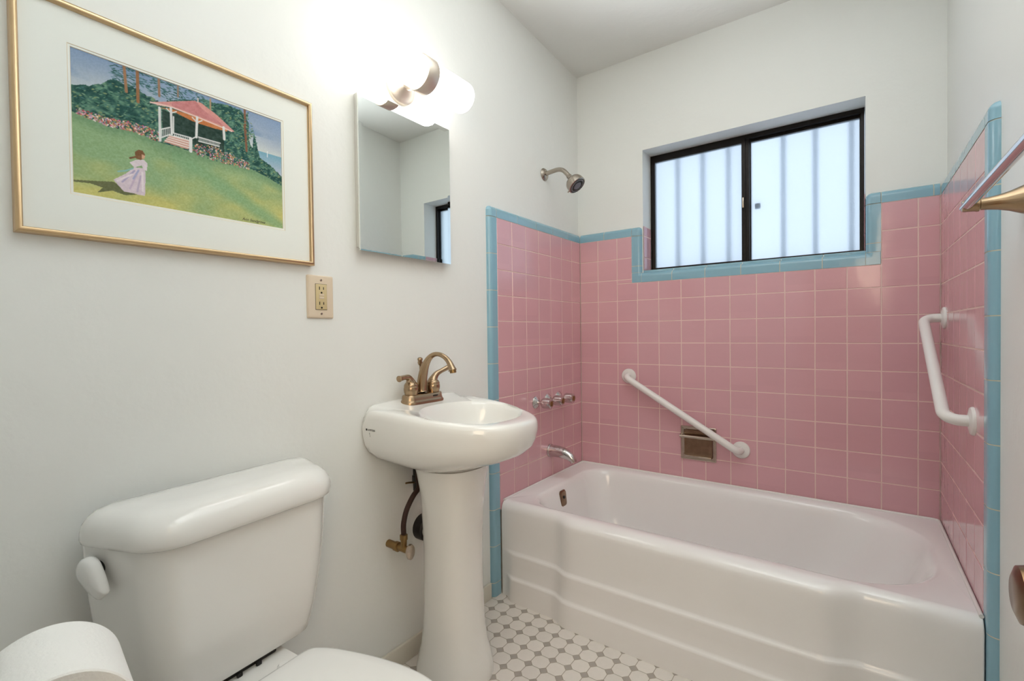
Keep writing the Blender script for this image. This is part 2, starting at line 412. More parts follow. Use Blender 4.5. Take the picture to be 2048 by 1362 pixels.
# ------------------------------------------------------------------ door behind / beside the camera (only its knob shows)
b = MB(); b.bbox(1.405, 1.44, -2.325, -1.675, .01, 2.03, .002); dr = struct('door_1', b, M['door'])
kz, ky = .888, -1.775
b = MB(); b.lathe([(.033,0),(.033,.004),(.027,.008),(.013,.012),(.012,.028),(.018,.034),(.023,.040),(.0255,.048),(.0255,.056),(.0235,.063),(.016,.066)], (1.405,ky,kz), (-1,0,0), 40)
kn = obj('door_knob', b, M['knob'], dr); kn['label'] = 'antique bronze door knob'

# ------------------------------------------------------------------ bathtub
def rrect_pts(x0, x1, y0, y1, rs, n=64):
    """n points per side, corner arcs shared; starts near-left, runs counter-clockwise; rs = radii nl,nr,fr,fl"""
    cs = [(x0,y0),(x1,y0),(x1,y1),(x0,y1)]; out = []
    ang = [(PI,1.5*PI),(1.5*PI,2*PI),(0,.5*PI),(.5*PI,PI)]; sg = [(1,1),(-1,1),(-1,-1),(1,-1)]
    arc = 12
    def apt(i, t):
        r = rs[i]; cx = cs[i][0]+sg[i][0]*r; cy = cs[i][1]+sg[i][1]*r; a = ang[i][0]+(ang[i][1]-ang[i][0])*t
        return (cx+r*math.cos(a), cy+r*math.sin(a))
    for i in range(4):
        k = (i+1) % 4
        out += [apt(i, .5+.5*t/arc) for t in range(arc)]
        a, c = apt(i, 1), apt(k, 0)
        out += [(a[0]+(c[0]-a[0])*t/n, a[1]+(c[1]-a[1])*t/n) for t in range(n)]
        out += [apt(k, .5*t/arc) for t in range(arc)]
    return out
def sstep(a, c, x):
    t = max(0, min(1, (x-a)/(c-a))); return t*t*(3-2*t)
def bulge(x): return .030*sstep(.265, .345, x)*(1-sstep(1.16, 1.24, x))
TX0, TX1, TYB = .002, W-.002, -.002
def outer(z, yo, inset=0, r=.004):
    """outer ring: straight on the walls, bowed on the apron side"""
    pts = rrect_pts(TX0, TX1, yo+inset, TYB, (r,)*4)
    q = []
    for (x, y) in pts:
        fade = sstep(.02, .075, x)*(1-sstep(W-.075, W-.02, x))
        k = max(0, (TYB-y)/(TYB-yo)) if y < -.6 else 0
        yy = y-bulge(x)*(k > .99 and 1 or max(0, (k-.9)*10))
        if k > .9:
            st = 0
            if z < .205: st += .010*sstep(.205, .19, z)
            if z < .105: st += .010*sstep(.105, .09, z)
            yy -= st*fade+.012*(1-min(1, z/.37))*fade
        q.append((x, yy, z))
    return q
tub = thing('bathtub', 'white enamelled bathtub with a stepped apron filling the pink tiled alcove', 'bathtub', (W/2, -.38, 0))
rings = []
for z in (.0, .04, .088, .092, .097, .101, .107, .15, .186, .191, .196, .201, .207, .26, .32, .36): rings.append(outer(z, -.752))
for t in range(1, 7):
    a = t/6*PI/2; rings.append(outer(.36+.04*math.sin(a), -.752, .035*(1-math.cos(a))))
inn = lambda z, d, dl=0, dr=0, dd=0: [(x, y, z) for x, y in rrect_pts(.098+d+dl, 1.43-d-dr, -.69+d+dd, -.055-d, (.13,.26,.26,.13))]
rings += [inn(.398, -.014), inn(.3935, -.005), inn(.385, .002), inn(.36, .009, .003, .01), inn(.28, .02, .01, .035), inn(.20, .03, .018, .075), inn(.12, .045, .03, .13),
          inn(.085, .06, .04, .16), inn(.065, .085, .05, .18), inn(.058, .11, .06, .2)]
b = MB(); b.loft(rings, True, True); obj('tub_shell', b, M['enamel'], tub, angle=50)
b = MB(); pts = []                                                  # overflow plate on the drain end
o = Vector((.1125, -.418, .335)); nrm = Vector((1,0,.10)).normalized(); u = Vector((0,1,0)); w = nrm.cross(u)
rr = rrect_pts(-.026, .026, -.038, .038, (.014,)*4, 4)
b.loft([[tuple(o+u*(x*s)+w*(y*s)+nrm*h) for x, y in rr] for s, h in ((1,0),(1,.004),(.9,.008),(.8,.009))], True, True)
ov = obj('overflow_plate', b, M['tarnish'], tub); ov['label'] = 'tarnished brown overflow plate'
b = MB(); b.lathe([(.007,0),(.007,.003),(.003,.003),(.003,.0015)], tuple(o+nrm*.009+w*.006), tuple(nrm), 16); obj('screw', b, M['black'], ov)
b = MB(); b.lathe([(.03,0),(.03,.003),(.02,.004)], (.32,-.37,.057), (0,0,1), 24); obj('drain', b, M['oldchrome'], tub)

b = MB(); b.tube([(.0055,-.735,.4005),(.0055,-.02,.4005),(.009,-.009,.4005),(.02,-.0055,.4005),(W-.02,-.0055,.4005),(W-.009,-.009,.4005),(W-.0055,-.02,.4005),(W-.0055,-.735,.4005)], .005, 10); obj('caulk_bead', b, M['bar'], tub, angle=60)

# ------------------------------------------------------------------ tub fittings
for i, (y, lab) in enumerate(((-.470, 'chrome tub valve knob nearest the white sink'), (-.362, 'middle chrome tub valve knob, between the other two'), (-.256, 'chrome tub valve knob nearest the tiled corner'))):
    z = .787; t = thing('tub_valve', lab, 'faucet handle', (.001, y, z), 'chrome valve knobs above the tub spout')
    b = MB(); b.lathe([(.030,-.002),(.030,.003),(.024,.010),(.014,.016),(.012,.018)], (.001,y,z), X1, 32); obj('escutcheon', b, M['chrome'], t)
    b = MB(); b.lathe([(.0085,.012),(.0085,.045)], (.001,y,z), X1, 20); obj('stem', b, M['chrome'], t)
    fl = lambda tt, h: (-.10*max(0, math.cos(tt*6))**2 if .048 < h < .083 else 0)
    b = MB(); b.lathe([(.013,.036),(.022,.040),(.025,.047),(.025,.055),(.024,.075),(.0215,.086),(.016,.089)], (.001,y,z), X1, 60, flute=fl)
    kb = obj('knob', b, M['chrome'], t)
    b = MB(); b.lathe([(.013,.0885),(.013,.091),(.009,.092)], (.001,y,z), X1, 24); obj('cap', b, M['brass'], kb)
t = thing('tub_spout', 'chrome bathtub filler spout on the pink tiles below the three knobs', 'spout', (.001, -.343, .525))
b = MB(); b.tube([(.001,-.343,.532),(.012,-.343,.532),(.05,-.343,.532),(.085,-.343,.527),(.11,-.343,.518),(.126,-.343,.505),(.133,-.343,.49)], [.029,.0295,.0285,.026,.022,.0185,.0165], 28, sub=4)
obj('spout_body', b, M['chrome'], t, angle=60)
b = MB(); b.lathe([(.0325,-.002),(.0325,.005),(.030,.008)], (.001,-.343,.532), X1, 32); obj('collar', b, M['chrome'], t)
# shower head
t = thing('shower_head', 'nickel shower head on a bent arm high above the tub', 'shower head', (XL, -.337, 1.905))
b = MB(); b.lathe([(.031,0),(.031,.003),(.024,.011),(.013,.015)], (XL,-.337,1.905), X1, 32); obj('flange', b, M['shower'], t)
b = MB(); b.tube([(XL,-.337,1.905),(.03,-.337,1.911),(.065,-.337,1.912),(.09,-.337,1.902),(.108,-.337,1.884),(.122,-.337,1.866)], .0105, 20, sub=4); obj('shower_arm', b, M['shower'], t)
ax = Vector((.60,0,-.72)).normalized(); o = Vector((.118,-.337,1.871))
b = MB(); b.lathe([(.011,0),(.013,.004),(.013,.014),(.014,.016),(.014,.022),(.022,.026),(.034,.032),(.040,.040),(.0415,.043),(.0415,.046),(.0435,.048),(.045,.062),(.0445,.072),(.040,.074)], tuple(o), tuple(ax), 48); hd = obj('spray_body', b, M['shower'], t)
b = MB(); b.lathe([(.040,.0738),(.0395,.0755),(.036,.0745),(.0345,.072),(.030,.072),(.029,.075),(.021,.075),(.020,.073),(.010,.073),(.009,.0765),(.003,.077)], tuple(o), tuple(ax), 48); fc = obj('spray_face', b, M['black'], hd); fc['label'] = 'black and grey spray face'
b = MB(); u = ax.orthogonal().normalized(); w = ax.cross(u)
for k in range(26):
    a = 2*PI*k/26; p = o+ax*.073+u*.0325*math.cos(a)+w*.0325*math.sin(a); b.lathe([(.0021,0),(.0017,.005)], tuple(p), tuple(ax), 8)
b.lathe([(.0195,.0745),(.0185,.0775),(.011,.0785)], tuple(o), tuple(ax), 32)
obj('nozzles', b, M['lattice'], hd)
b = MB(); d = (w*(-1 if w.z > 0 else 1)); d = Vector((-.72,0,-.60)); p = o+ax*.058+d*.044
b.tube([tuple(p), tuple(p+d*.014)], [.0035,.003], 10); obj('lever', b, M['shower'], hd)

# grab bars --------------------------------------------------------------
def arcpath(p0, p1, n, h, r=.035):
    """tube path: out of the wall along n at p0, over to p1, back into the wall"""
    p0, p1, n = Vector(p0), Vector(p1), Vector(n); d = (p1-p0).normalized(); L = (p1-p0).length; out = [p0]
    k = 8
    for i in range(k+1):
        a = i/k*PI/2; out.append(p0+n*(h-r+r*math.sin(a))+d*(r*(1-math.cos(a))))
    for i in range(k+1):
        a = i/k*PI/2; out.append(p1+n*(h-r+r*math.cos(a))-d*(r*(1-math.sin(a))))
    out.append(p1); return out
def grab(p0, p1, n, h, rb, label):
    t = thing('grab_bar', label, 'grab bar', p0)
    b = MB(); b.tube(arcpath(p0, p1, n, h), rb, 24); obj('bar', b, M['bar'], t, angle=60)
    for p in (p0, p1):
        b = MB(); b.lathe([(.0385,0),(.0385,.004),(.036,.008),(rb+.006,.0115),(rb+.001,.012)], p, n, 40, cap1=True); obj('flange', b, M['bar'], t)
grab((.278,.0008,.887), (.811,.0008,.571), Y_, .055, .0162, 'white grab bar slanting across the back tile wall over the soap dish')
grab((W+.0008,-.105,1.153), (W+.0008,-.598,.865), Xn, .060, .0155, 'white grab bar on the right tile wall, beside the towel bar')

# recessed soap dish -----------------------------------------------------
t = thing('soap_dish', 'tarnished chrome recessed soap dish set into the back tile wall', 'soap dish', (.624, -.001, .495))
sx0, sx1, sz0, sz1 = .543, .706, .497, .658
b = MB()
ro = rrect_pts(sx0, sx1, sz0, sz1, (.004,)*4, 4); ri = rrect_pts(sx0+.017, sx1-.017, sz0+.017, sz1-.017, (.010,)*4, 4)
b.loft([[(x,y,z) for x, z in r_] for r_, y in ((ro,-.0005),(ro,-.006),(rrect_pts(sx0+.003, sx1-.003, sz0+.003, sz1-.003, (.004,)*4, 4),-.008),(rrect_pts(sx0+.014, sx1-.014, sz0+.014, sz1-.014, (.010,)*4, 4),-.007),(ri,-.004),(ri,-.0005))], False, False)
obj('frame', b, M['oldchrome'], t, angle=30)
b = MB(); b.loft([[(x,y,z) for x, z in r_] for r_, y in ((ri,-.0052),(rrect_pts(sx0+.02, sx1-.02, sz0+.02, sz1-.02, (.012,)*4, 4),-.0040),(rrect_pts(sx0+.026, sx1-.026, sz0+.028, sz1-.026, (.016,)*4, 4),-.0028),(rrect_pts(sx0+.04, sx1-.04, sz0+.045, sz1-.04, (.02,)*4, 4),-.0018))], False, True)
tr_ = obj('tray', b, M['tarnish'], t, angle=60); tr_['label'] = 'dark tarnished recess'
b = MB(); b.tube([(sx0+.002,-.024,.610),(sx1-.002,-.024,.610)], .0075, 20); rail = obj('rail', b, M['oldchrome'], t)
for x in (sx0+.006, sx1-.006):
    b = MB(); b.tube([(x,-.005,.612),(x,-.024,.610)], [.010,.0085], 16); obj('rail_end', b, M['oldchrome'], rail)
b = MB(); b.bbox(sx0+.02, sx1-.02, -.016, -.006, sz0+.012, sz0+.022, .003); obj('lip', b, M['oldchrome'], t)

# ------------------------------------------------------------------ towel bar on the right wall
ty, tz = -.978, 1.374
t = thing('towel_bar', 'satin nickel towel bar on a flared post on the right wall', 'towel bar', (XR, ty, tz))
for y in (ty, ty-.46):
    b = MB(); b.lathe([(.029,0),(.0295,.003),(.027,.009),(.020,.025),(.0150,.042),(.0125,.058),(.012,.068),(.0145,.070),(.0145,.074),(.0135,.076),(.012,.092),(.011,.096)], (XR,y,tz), Xn, 36); obj('post', b, M['bronze'], t)
b = MB(); b.lathe([(.006,0),(.0095,.002),(.0095,.51),(.006,.512)], (XR-.088,ty+.022,tz), (0,-1,0), 28); obj('rod', b, M['chrome'], t)

# ------------------------------------------------------------------ pedestal sink
RX, RY, NE = .474, .222, 2.5
def sink_poly():
    out = []
    for i in range(-90, 91):
        a = math.radians(i); c, s = math.cos(a), math.sin(a)
        out.append((XL+.001+RX*abs(c)**(2/NE), YC+RY*math.copysign(abs(s)**(2/NE), s)))
    return out
SP = sink_poly()
def ray_poly(cx, cy, a, poly):
    dx, dy = math.cos(a), math.sin(a); best = 9
    for i in range(len(poly)):
        (x1, y1), (x2, y2) = poly[i], poly[(i+1) % len(poly)]
        ex, ey = x2-x1, y2-y1; den = dx*ey-dy*ex
        if abs(den) < 1e-12: continue
        t = ((x1-cx)*ey-(y1-cy)*ex)/den; u_ = ((x1-cx)*dy-(y1-cy)*dx)/den
        if t > 0 and -1e-9 <= u_ <= 1+1e-9: best = min(best, t)
    return best
NS = 160; CX, CY = .205, YC
angs = [2*PI*i/NS for i in range(NS)]
OUT = [(CX+ray_poly(CX,CY,a,SP)*math.cos(a), CY+ray_poly(CX,CY,a,SP)*math.sin(a)) for a in angs]
def inset(d):
    q = []
    for i, a in enumerate(angs):
        x, y = OUT[i]; r = math.hypot(x-CX, y-CY); k = max(0, (r-d)/r); q.append((CX+(x-CX)*k, CY+(y-CY)*k))
    return q
def zrim(x, y):
    lip = 1-sstep(XL, XL+.04, x); e = abs(y-YC)
    arch = .026-.012*min(1, e/.2)**2; sh = min(1, max(0, e-.185)/.037)
    return .884-.026*sstep(.05, .45, x)+lip*(arch-.045*sh*sh)
ELL = lambda sx, sy, cx=.245: [(cx+sx*math.cos(a), YC+sy*math.sin(a)) for a in angs]
foot = [(.155+.108*math.cos(a), YC+.112*math.sin(a)) for a in angs]
def blend(k):
    q = []
    for a, f, o_ in zip(angs, foot, OUT):
        kk = k**(1+1.1*max(0, math.cos(a))**1.5); q.append((f[0]+(o_[0]-f[0])*kk, f[1]+(o_[1]-f[1])*kk))
    return q
rings = []
for k, z in ((0,.690),(.08,.693),(.3,.701),(.55,.714),(.76,.731),(.89,.75),(.955,.772),(.985,.797),(1,.822)): rings.append([(x,y,z) for x, y in blend(k)])
for d, dz in ((0,-.026),(.002,-.014),(.006,-.006),(.012,-.0015),(.019,0)): rings.append([(x,y,zrim(x,y)+dz) for x, y in inset(d)])
def lerp(A_, B_, k): return [(a[0]+(c[0]-a[0])*k, a[1]+(c[1]-a[1])*k) for a, c in zip(A_, B_)]
E1 = ELL(.150, .182)
rings.append([(x,y,zrim(x,y)+.001) for x, y in lerp(inset(.019), E1, .5)])
rings.append([(x,y,zrim(x,y)-.001) for x, y in E1])
for s_, dz in ((.965,-.006),(.935,-.016),(.90,-.035)): rings.append([(x,y,zrim(x,y)*.5+.434+dz) for x, y in ELL(.150*s_, .182*s_)])
for s_, z in ((.82,.795),(.68,.765),(.45,.742),(.2,.733),(.1,.731)): rings.append([(x,y,z) for x, y in ELL(.150*s_, .182*s_, .245-.02*(1-s_))])
sink = thing('pedestal_sink', 'white vitreous china pedestal sink under the mirror', 'sink', (.155, YC, 0))
b = MB(); b.loft(rings, True, True); basin = obj('basin', b, M['porc'], sink, angle=60)
b = MB(); b.lathe([(.021,0),(.021,.002),(.016,.003)], (.227,YC,.7315), (0,0,1), 24); obj('drain', b, M['bronze'], basin)
def pring(rx, ry, z, n=72):
    q = []
    for i in range(n):
        a = 2*PI*i/n; c, s = math.cos(a), math.sin(a)
        q.append((.155+rx*math.copysign(abs(c)**.86, c), YC+ry*math.copysign(abs(s)**.86, s), z))
    return q
b = MB(); b.loft([pring(*q) for q in ((.122,.120,0),(.122,.120,.02),(.120,.118,.04),(.112,.111,.075),(.103,.104,.11),(.096,.099,.16),(.092,.095,.25),(.091,.093,.36),(.092,.094,.46),(.096,.097,.55),(.102,.103,.62),(.110,.112,.67),(.114,.116,.6915))], True, True)
pd = obj('pedestal', b, M['porc'], sink, angle=60)
b = MB()                                                           # raised flat front panel moulding on the pedestal foot
def fp(z, s):
    base = [q for q in ((0,.120),(.02,.120),(.04,.118),(.075,.111),(.11,.104),(.16,.099),(.25,.095),(.36,.093))]
    r = base[-1][1]
    for (z0, r0), (z1, r1) in zip(base, base[1:]):
        if z0 <= z <= z1: r = r0+(r1-r0)*(z-z0)/(z1-z0)
    return (.155+r*.985*math.cos(s), YC+r*.985*math.sin(s), z)
path = [fp(.34-.25*k/10, -1.25) for k in range(9)]+[fp(.112-.05*math.sin(k/12*PI)**1, -1.25+1.9*k/12) for k in range(1, 12)]+[fp(.14+.25*k/10, .65) for k in range(0, 9)]
b.tube(path, .0032, 10, sub=3); obj('foot_moulding', b, M['porc'], pd, angle=60)
# printed maker's mark on the basin's left flank
def text_obj(name, body, size, mtx, mat_, parent, ext=.0002, shear=0):
    cu = bpy.data.curves.new(name, 'FONT'); cu.body = body; cu.size = size; cu.extrude = ext; cu.shear = shear; cu.align_x = 'LEFT'
    tmp = bpy.data.objects.new(name+'_tmp', cu); COL.objects.link(tmp); bpy.context.view_layer.update()
    me = bpy.data.meshes.new_from_object(tmp.evaluated_get(bpy.context.evaluated_depsgraph_get()))
    bpy.data.objects.remove(tmp); bpy.data.curves.remove(cu)
    base = rootloc(parent); me.transform(Matrix.Translation(-base) @ mtx); me.materials.clear(); me.materials.append(mat_)
    o_ = bpy.data.objects.new(name, me); COL.objects.link(o_); o_.parent = parent; return o_
def side_at(x):                                                    # point on the basin's -y flank
    c = ((x-XL-.001)/RX)**(NE/2); s = (max(0, 1-c*c))**.5
    return YC-RY*s**(2/NE)
xa, xb = .002, .05
ta = Vector((xb-xa, side_at(xb)-side_at(xa), 0)).normalized(); nn = Vector((ta.y, -ta.x, 0)).normalized()
mt = Matrix(((ta.x,0,nn.x,0),(ta.y,0,nn.y,0),(0,1,0,0),(0,0,0,1)))
org = Vector((xa, side_at(xa), .822))+nn*.0012
text_obj('maker_mark', '\u25A0 LOTTUN', .0085, Matrix.Translation(org) @ mt, M['ink'], basin)
text_obj('maker_mark', 'S', .008, Matrix.Translation(org+ta*.016+Vector((0,0,-.011))) @ mt, M['ink'], basin)
text_obj('maker_mark', 'L', .007, Matrix.Translation(org+ta*.019+Vector((0,0,-.017))) @ mt, M['ink'], basin)

# faucet -----------------------------------------------------------------
fx, fz = .028, .888
YQ = -1.222
fa = thing('sink_faucet', 'antique bronze two-handle faucet on the white pedestal sink', 'faucet', (fx, YQ, fz))
def stad(hx, hy, z):
    r = hx; q = []
    for i in range(24): a = -PI/2+PI*i/23; q.append((fx+r*math.sin(a)*1.0, YQ+(hy-r)+r*math.cos(a), z))
    for i in range(24): a = PI/2+PI*i/23; q.append((fx+r*math.sin(a), YQ-(hy-r)+r*math.cos(a), z))
    return q
b = MB(); b.loft([stad(*q) for q in ((.032,.088,fz-.006),(.033,.089,fz+.003),(.030,.086,fz+.007),(.0275,.0835,fz+.013),(.026,.082,fz+.025),(.023,.079,fz+.028))], True, True)
bp_ = obj('base_plate', b, M['bronze'], fa, angle=50)
b = MB(); b.bbox(fx+.0262, fx+.0285, YQ+.025, YQ+.047, fz+.016, fz+.021, .0008); obj('logo', b, M['dark'], bp_)
b = MB(); b.tube([(fx-.002,YQ,fz+.03),(fx-.003,YQ,fz+.036),(fx-.002,YQ,fz+.06),(fx+.006,YQ,fz+.098),(fx+.022,YQ,fz+.133),(fx+.046,YQ,fz+.156),(fx+.074,YQ,fz+.163),(fx+.103,YQ,fz+.156),(fx+.125,YQ,fz+.140),(fx+.139,YQ,fz+.118),(fx+.142,YQ,fz+.111)],
                 [.0205,.0178,.017,.0155,.0122,.009,.0075,.0078,.0092,.0115,.0145], 24, sub=4)
sp_ = obj('spout', b, M['bronze'], fa, angle=60)
b = MB(); b.lathe([(.0105,0),(.0105,.010),(.008,.011)], (fx+.143,YQ,fz+.113), (.15,0,-1), 24); obj('aerator', b, M['brass'], sp_)
for s_ in (-1, 1):
    hy = YQ+s_*.0508
    b = MB(); b.lathe([(.0185,.026),(.0215,.028),(.0215,.031),(.0235,.038),(.0245,.046),(.0238,.053),(.0228,.055),(.0238,.057),(.0225,.062),(.019,.068),(.010,.072)], (fx,hy,fz), (0,0,1), 36)
    h = obj('handle', b, M['bronze'], fa, angle=50)
    up = 0 if s_ < 0 else 1
    b = MB(); b.tube([(fx,hy,fz+.060),(fx,hy+s_*.001,fz+.067),(fx+.001,hy+s_*.006,fz+.078),(fx+.004,hy+s_*.016,fz+.087+.003*up),(fx+.009,hy+s_*.034,fz+.089+.010*up),(fx+.015,hy+s_*.056,fz+.088+.020*up),(fx+.018,hy+s_*.066,fz+.087+.024*up),(fx+.0185,hy+s_*.068,fz+.087+.025*up)],
                     [.0205,.0178,.0128,.0100,.0080,.0088,.0105,.008], 18, sub=4); obj('lever', b, M['bronze'], h, angle=60)
b = MB(); b.lathe([(.003,0),(.003,.10),(.006,.104),(.0085,.110),(.0075,.118),(.0095,.122),(.0085,.127),(.004,.130)], (fx-.022,YQ+.012,fz+.02), (0,0,1), 20); obj('lift_rod', b, M['bronze'], fa)

# plumbing behind the pedestal -------------------------------------------
vy, vz = -1.338, .428
t = thing('stop_valve', 'small brass shutoff valve with a dark braided hose left of the sink pedestal', 'valve', (XL, vy, vz))
b = MB(); b.lathe([(.0125,0),(.0125,.034),(.0155,.036),(.0155,.05),(.011,.052),(.011,.095)], (XL,vy,vz), X1, 18); obj('valve_body', b, M['brass'], t)
b = MB(); b.lathe([(.010,0),(.010,.03),(.0125,.031),(.0125,.046),(.009,.048)], (XL+.075,vy,vz), (0,0,1), 12); obj('compression_nut', b, M['brass'], t)
b = MB(); b.loft([[(XL+.095+h, vy+.0165*s*math.cos(2*PI*k/24), vz-.002+.025*s*math.sin(2*PI*k/24)) for k in range(24)] for h, s in ((0,.5),(.004,.9),(.008,1),(.014,.95),(.017,.6))], True, True); obj('handle', b, M['oldchrome'], t)
b = MB(); b.tube([(XL+.075,vy,vz+.046),(XL+.074,vy+.001,vz+.08),(XL+.072,vy+.016,vz+.12),(XL+.07,vy+.045,vz+.155),(XL+.067,vy+.075,vz+.178),(XL+.05,vy+.088,vz+.205),(XL+.045,vy+.090,vz+.26)], .0085, 14, sub=5); obj('hose', b, M['hose'], t, angle=60)
dy_, dz_ = -1.188, .435
t = thing('drain_pipe', 'white drain pipe with a black collar on the wall behind the pedestal', 'pipe', (XL, dy_, dz_))
b = MB(); b.lathe([(.045,0),(.045,.035),(.040,.040)], (XL,dy_,dz_), X1, 32); obj('collar', b, M['black'], t)
b = MB(); b.lathe([(.036,.038),(.036,.062),(.029,.066),(.029,.060),(.020,.060),(.020,.072)], (XL,dy_,dz_), X1, 32); obj('slip_nut', b, M['cab'], t)
t2 = thing('tailpiece', 'dark drain tailpiece with a pop-up lever hidden under the sink basin', 'pipe', (.012, -1.232, .58))
b = MB(); b.lathe([(.018,0),(.018,.03),(.021,.032),(.021,.05),(.018,.052),(.018,.10),(.024,.102),(.024,.109)], (.012,-1.232,.582), (0,0,1), 20); obj('tube', b, M['black'], t2)
b = MB(); b.tube([(.012,-1.247,.612),(.010,-1.272,.617),(.008,-1.285,.618)], .0032, 8); obj('pivot_rod', b, M['brass'], t2)

# ------------------------------------------------------------------ toilet
toi = thing('toilet', 'white two-piece toilet with a closed lid, left of the sink', 'toilet', (.09, -1.870, 0))
def rr3(x0, x1, hw, rf, z, rb=.012, n=10):
    return [(x, YT+y, z) for x, y in rrect_pts(x0, x1, -hw, hw, (rb, rf, rf, rb), n)]
YK = -1.870
def trap(x0, x1, hb, hf, rb, rf, z, n=10):
    """tank outline: back half-width hb, narrower front half-width hf, rounded corners"""
    c = [(x0,-hb,rb),(x1,-hf,rf),(x1,hf,rf),(x0,hb,rb)]; out = []
    for k in range(4):
        p = Vector(c[k][:2]); a = (Vector(c[k-1][:2])-p).normalized(); e = (Vector(c[(k+1) % 4][:2])-p).normalized(); r = c[k][2]
        A_, B_ = p+a*r, p+e*r
        for t in range(n+1):
            t /= n; w_ = .72; q = (A_*(1-t)**2+p*(2*w_*t*(1-t))+B_*t*t)/((1-t)**2+2*w_*t*(1-t)+t*t); out.append((q.x, YK+q.y, z))
        nx = c[(k+1) % 4]; E_ = Vector(nx[:2])-e*nx[2]
        for t in range(1, 8): q = B_+(E_-B_)*(t/8); out.append((q.x, YK+q.y, z))
    return out
b = MB(); b.loft([trap(.004,.150,0.1840,0.1360,.04,.03,.405), trap(.002,.155,0.1940,0.1470,.04,.035,.410), trap(0,.159,0.2040,0.1540,.04,.04,.43), trap(-.002,.166,0.2200,0.1660,.04,.045,.48), trap(-.004,.174,0.2360,0.1760,.04,.05,.56), trap(-.004,.178,0.2450,0.1820,.04,.05,.64), trap(-.004,.181,0.2520,0.1860,.04,.05,.76)], True, True)
obj('tank', b, M['porc'], toi, angle=50)
b = MB()
b.loft([trap(-.010,.191,0.2480,0.1880,.05,.055,.727), trap(-.014,.196,0.2540,0.1940,.052,.058,.731), trap(-.015,.198,0.2565,0.1960,.054,.06,.739), trap(-.015,.198,0.2565,0.1960,.055,.06,.751), trap(-.013,.195,0.2540,0.1930,.056,.06,.765), trap(-.008,.186,0.2460,0.1850,.056,.058,.779), trap(.000,.174,0.2360,0.1740,.055,.055,.788), trap(.012,.157,0.2190,0.1580,.05,.05,.7935), trap(.04,.125,0.1790,0.1240,.03,.03,.7965)], True, True)
obj('tank_lid', b, M['porc'], toi, angle=60)
# lever on the left end of the tank
ln = Vector((.29,-.957,0)).normalized(); lt = Vector((.957,.29,0)); lc = Vector((.056, YK-.219, .692))
b = MB(); b.lathe([(.013,-.006),(.013,.020)], tuple(lc), tuple(ln), 20); obj('lever_shaft', b, M['black'], toi)
b = MB(); shp = []; tail = Vector((.62,-.785)); nrmT = Vector((.785,.62))
for k in range(48):                                                # disc with a tail running forward and down
    a = 2*PI*k/48; x, z =   .0265*math.cos(a), .0265*math.sin(a)
    d = x*tail.x+z*tail.y; e = x*nrmT.x+z*nrmT.y
    if d > 0: d = min(d*2.45, .054); e = e*(1-.22*min(1, d/.054))
    shp.append((tail.x*d+nrmT.x*e, tail.y*d+nrmT.y*e))
b.loft([[tuple(lc+ln*h+lt*(x*q)+Vector((0,0,z*q))) for x, z in shp] for q, h in ((.80,.017),(.97,.019),(1,.023),(.96,.029),(.78,.034),(.45,.037))], True, True)
obj('flush_lever', b, M['plast'], toi, angle=60)
YS = YT-.030
def seat_outline(s=1., dx=0.):
    half = [(.243,0),(.243,.06),(.243,.105),(.247,.120),(.256,.130),(.29,.147),(.34,.163),(.40,.177),(.46,.186),(.52,.187),(.58,.177),(.63,.155),(.67,.12),(.695,.075),(.703,.03),(.704,0)]
    pts_ = [(x, -y) for x, y in half]+[(x, y) for x, y in half[::-1][1:-1]]
    out = []; q = pts_; n = len(q)
    for i in range(n):
        p0, p1, p2, p3 = q[i-1], q[i], q[(i+1) % n], q[(i+2) % n]
        for k in range(4):
            t_ = k/4; out.append(tuple(.5*(2*p1[j]+(p2[j]-p0[j])*t_+(2*p0[j]-5*p1[j]+4*p2[j]-p3[j])*t_**2+(3*p1[j]-p0[j]-3*p2[j]+p3[j])*t_**3) for j in (0, 1)))
    cx = .47
    return [(cx+(x-cx)*s+dx, YS+y*s) for x, y in out]
def so(s, z, dx=0): return [(x,y,z) for x, y in seat_outline(s, dx)]
b = MB(); b.loft([so(.965,.412), so(.985,.413), so(1,.418), so(1,.424), so(.985,.4295), so(.95,.4325), so(.85,.4345), so(.5,.4365), so(.15,.437)], True, True); obj('seat_lid', b, M['plast'], toi, angle=60)
b = MB(); b.loft([so(.955,.393), so(.98,.394), so(.99,.40), so(.98,.409), so(.955,.4105)], True, True); obj('seat', b, M['plast'], toi, angle=60)
def bowl(zz, k, hwr, xr, xf, sw):
    """outline from the rear deck to the front; k scales the oval, hwr rear half width"""
    q = []; n = 48
    for i in range(n+1):
        t_ = i/n; x = xr+(xf-xr)*t_
        rear = hwr; m_ = sstep(.22, .36, x)
        e = max(0, 1-((x-.44)/(xf-.44))**2) if x > .44 else 1-.25*((.44-x)/.3)**2
        q.append((x, rear*(1-m_)+sw*math.sqrt(max(0, e))*m_))
    pts_ = [(x, YS-y, zz) for x, y in q]+[(x, YS+y, zz) for x, y in q[::-1]]
    return pts_
b = MB(); b.loft([bowl(0,1,.095,.10,.56,.105), bowl(.02,1,.098,.095,.565,.108), bowl(.08,1,.09,.10,.55,.098), bowl(.16,1,.095,.08,.56,.105), bowl(.24,1,.11,.05,.60,.13), bowl(.31,1,.122,.03,.65,.16), bowl(.36,1,.128,.022,.68,.174), bowl(.384,1,.130,.02,.688,.178), bowl(.391,1,.126,.024,.682,.172)], True, True)
obj('bowl', b, M['porc'], toi, angle=60)
b = MB(); b.bbox(.03, .14, YS-.11, YS+.11, .390, .407, .004); obj('gasket', b, M['black'], toi)
for s_ in (-1, 1):
    b = MB(); b.lathe([(.014,0),(.014,.018),(.010,.022)], (.222,YS+s_*.075,.390), (0,0,1), 20); obj('hinge', b, M['plast'], toi)
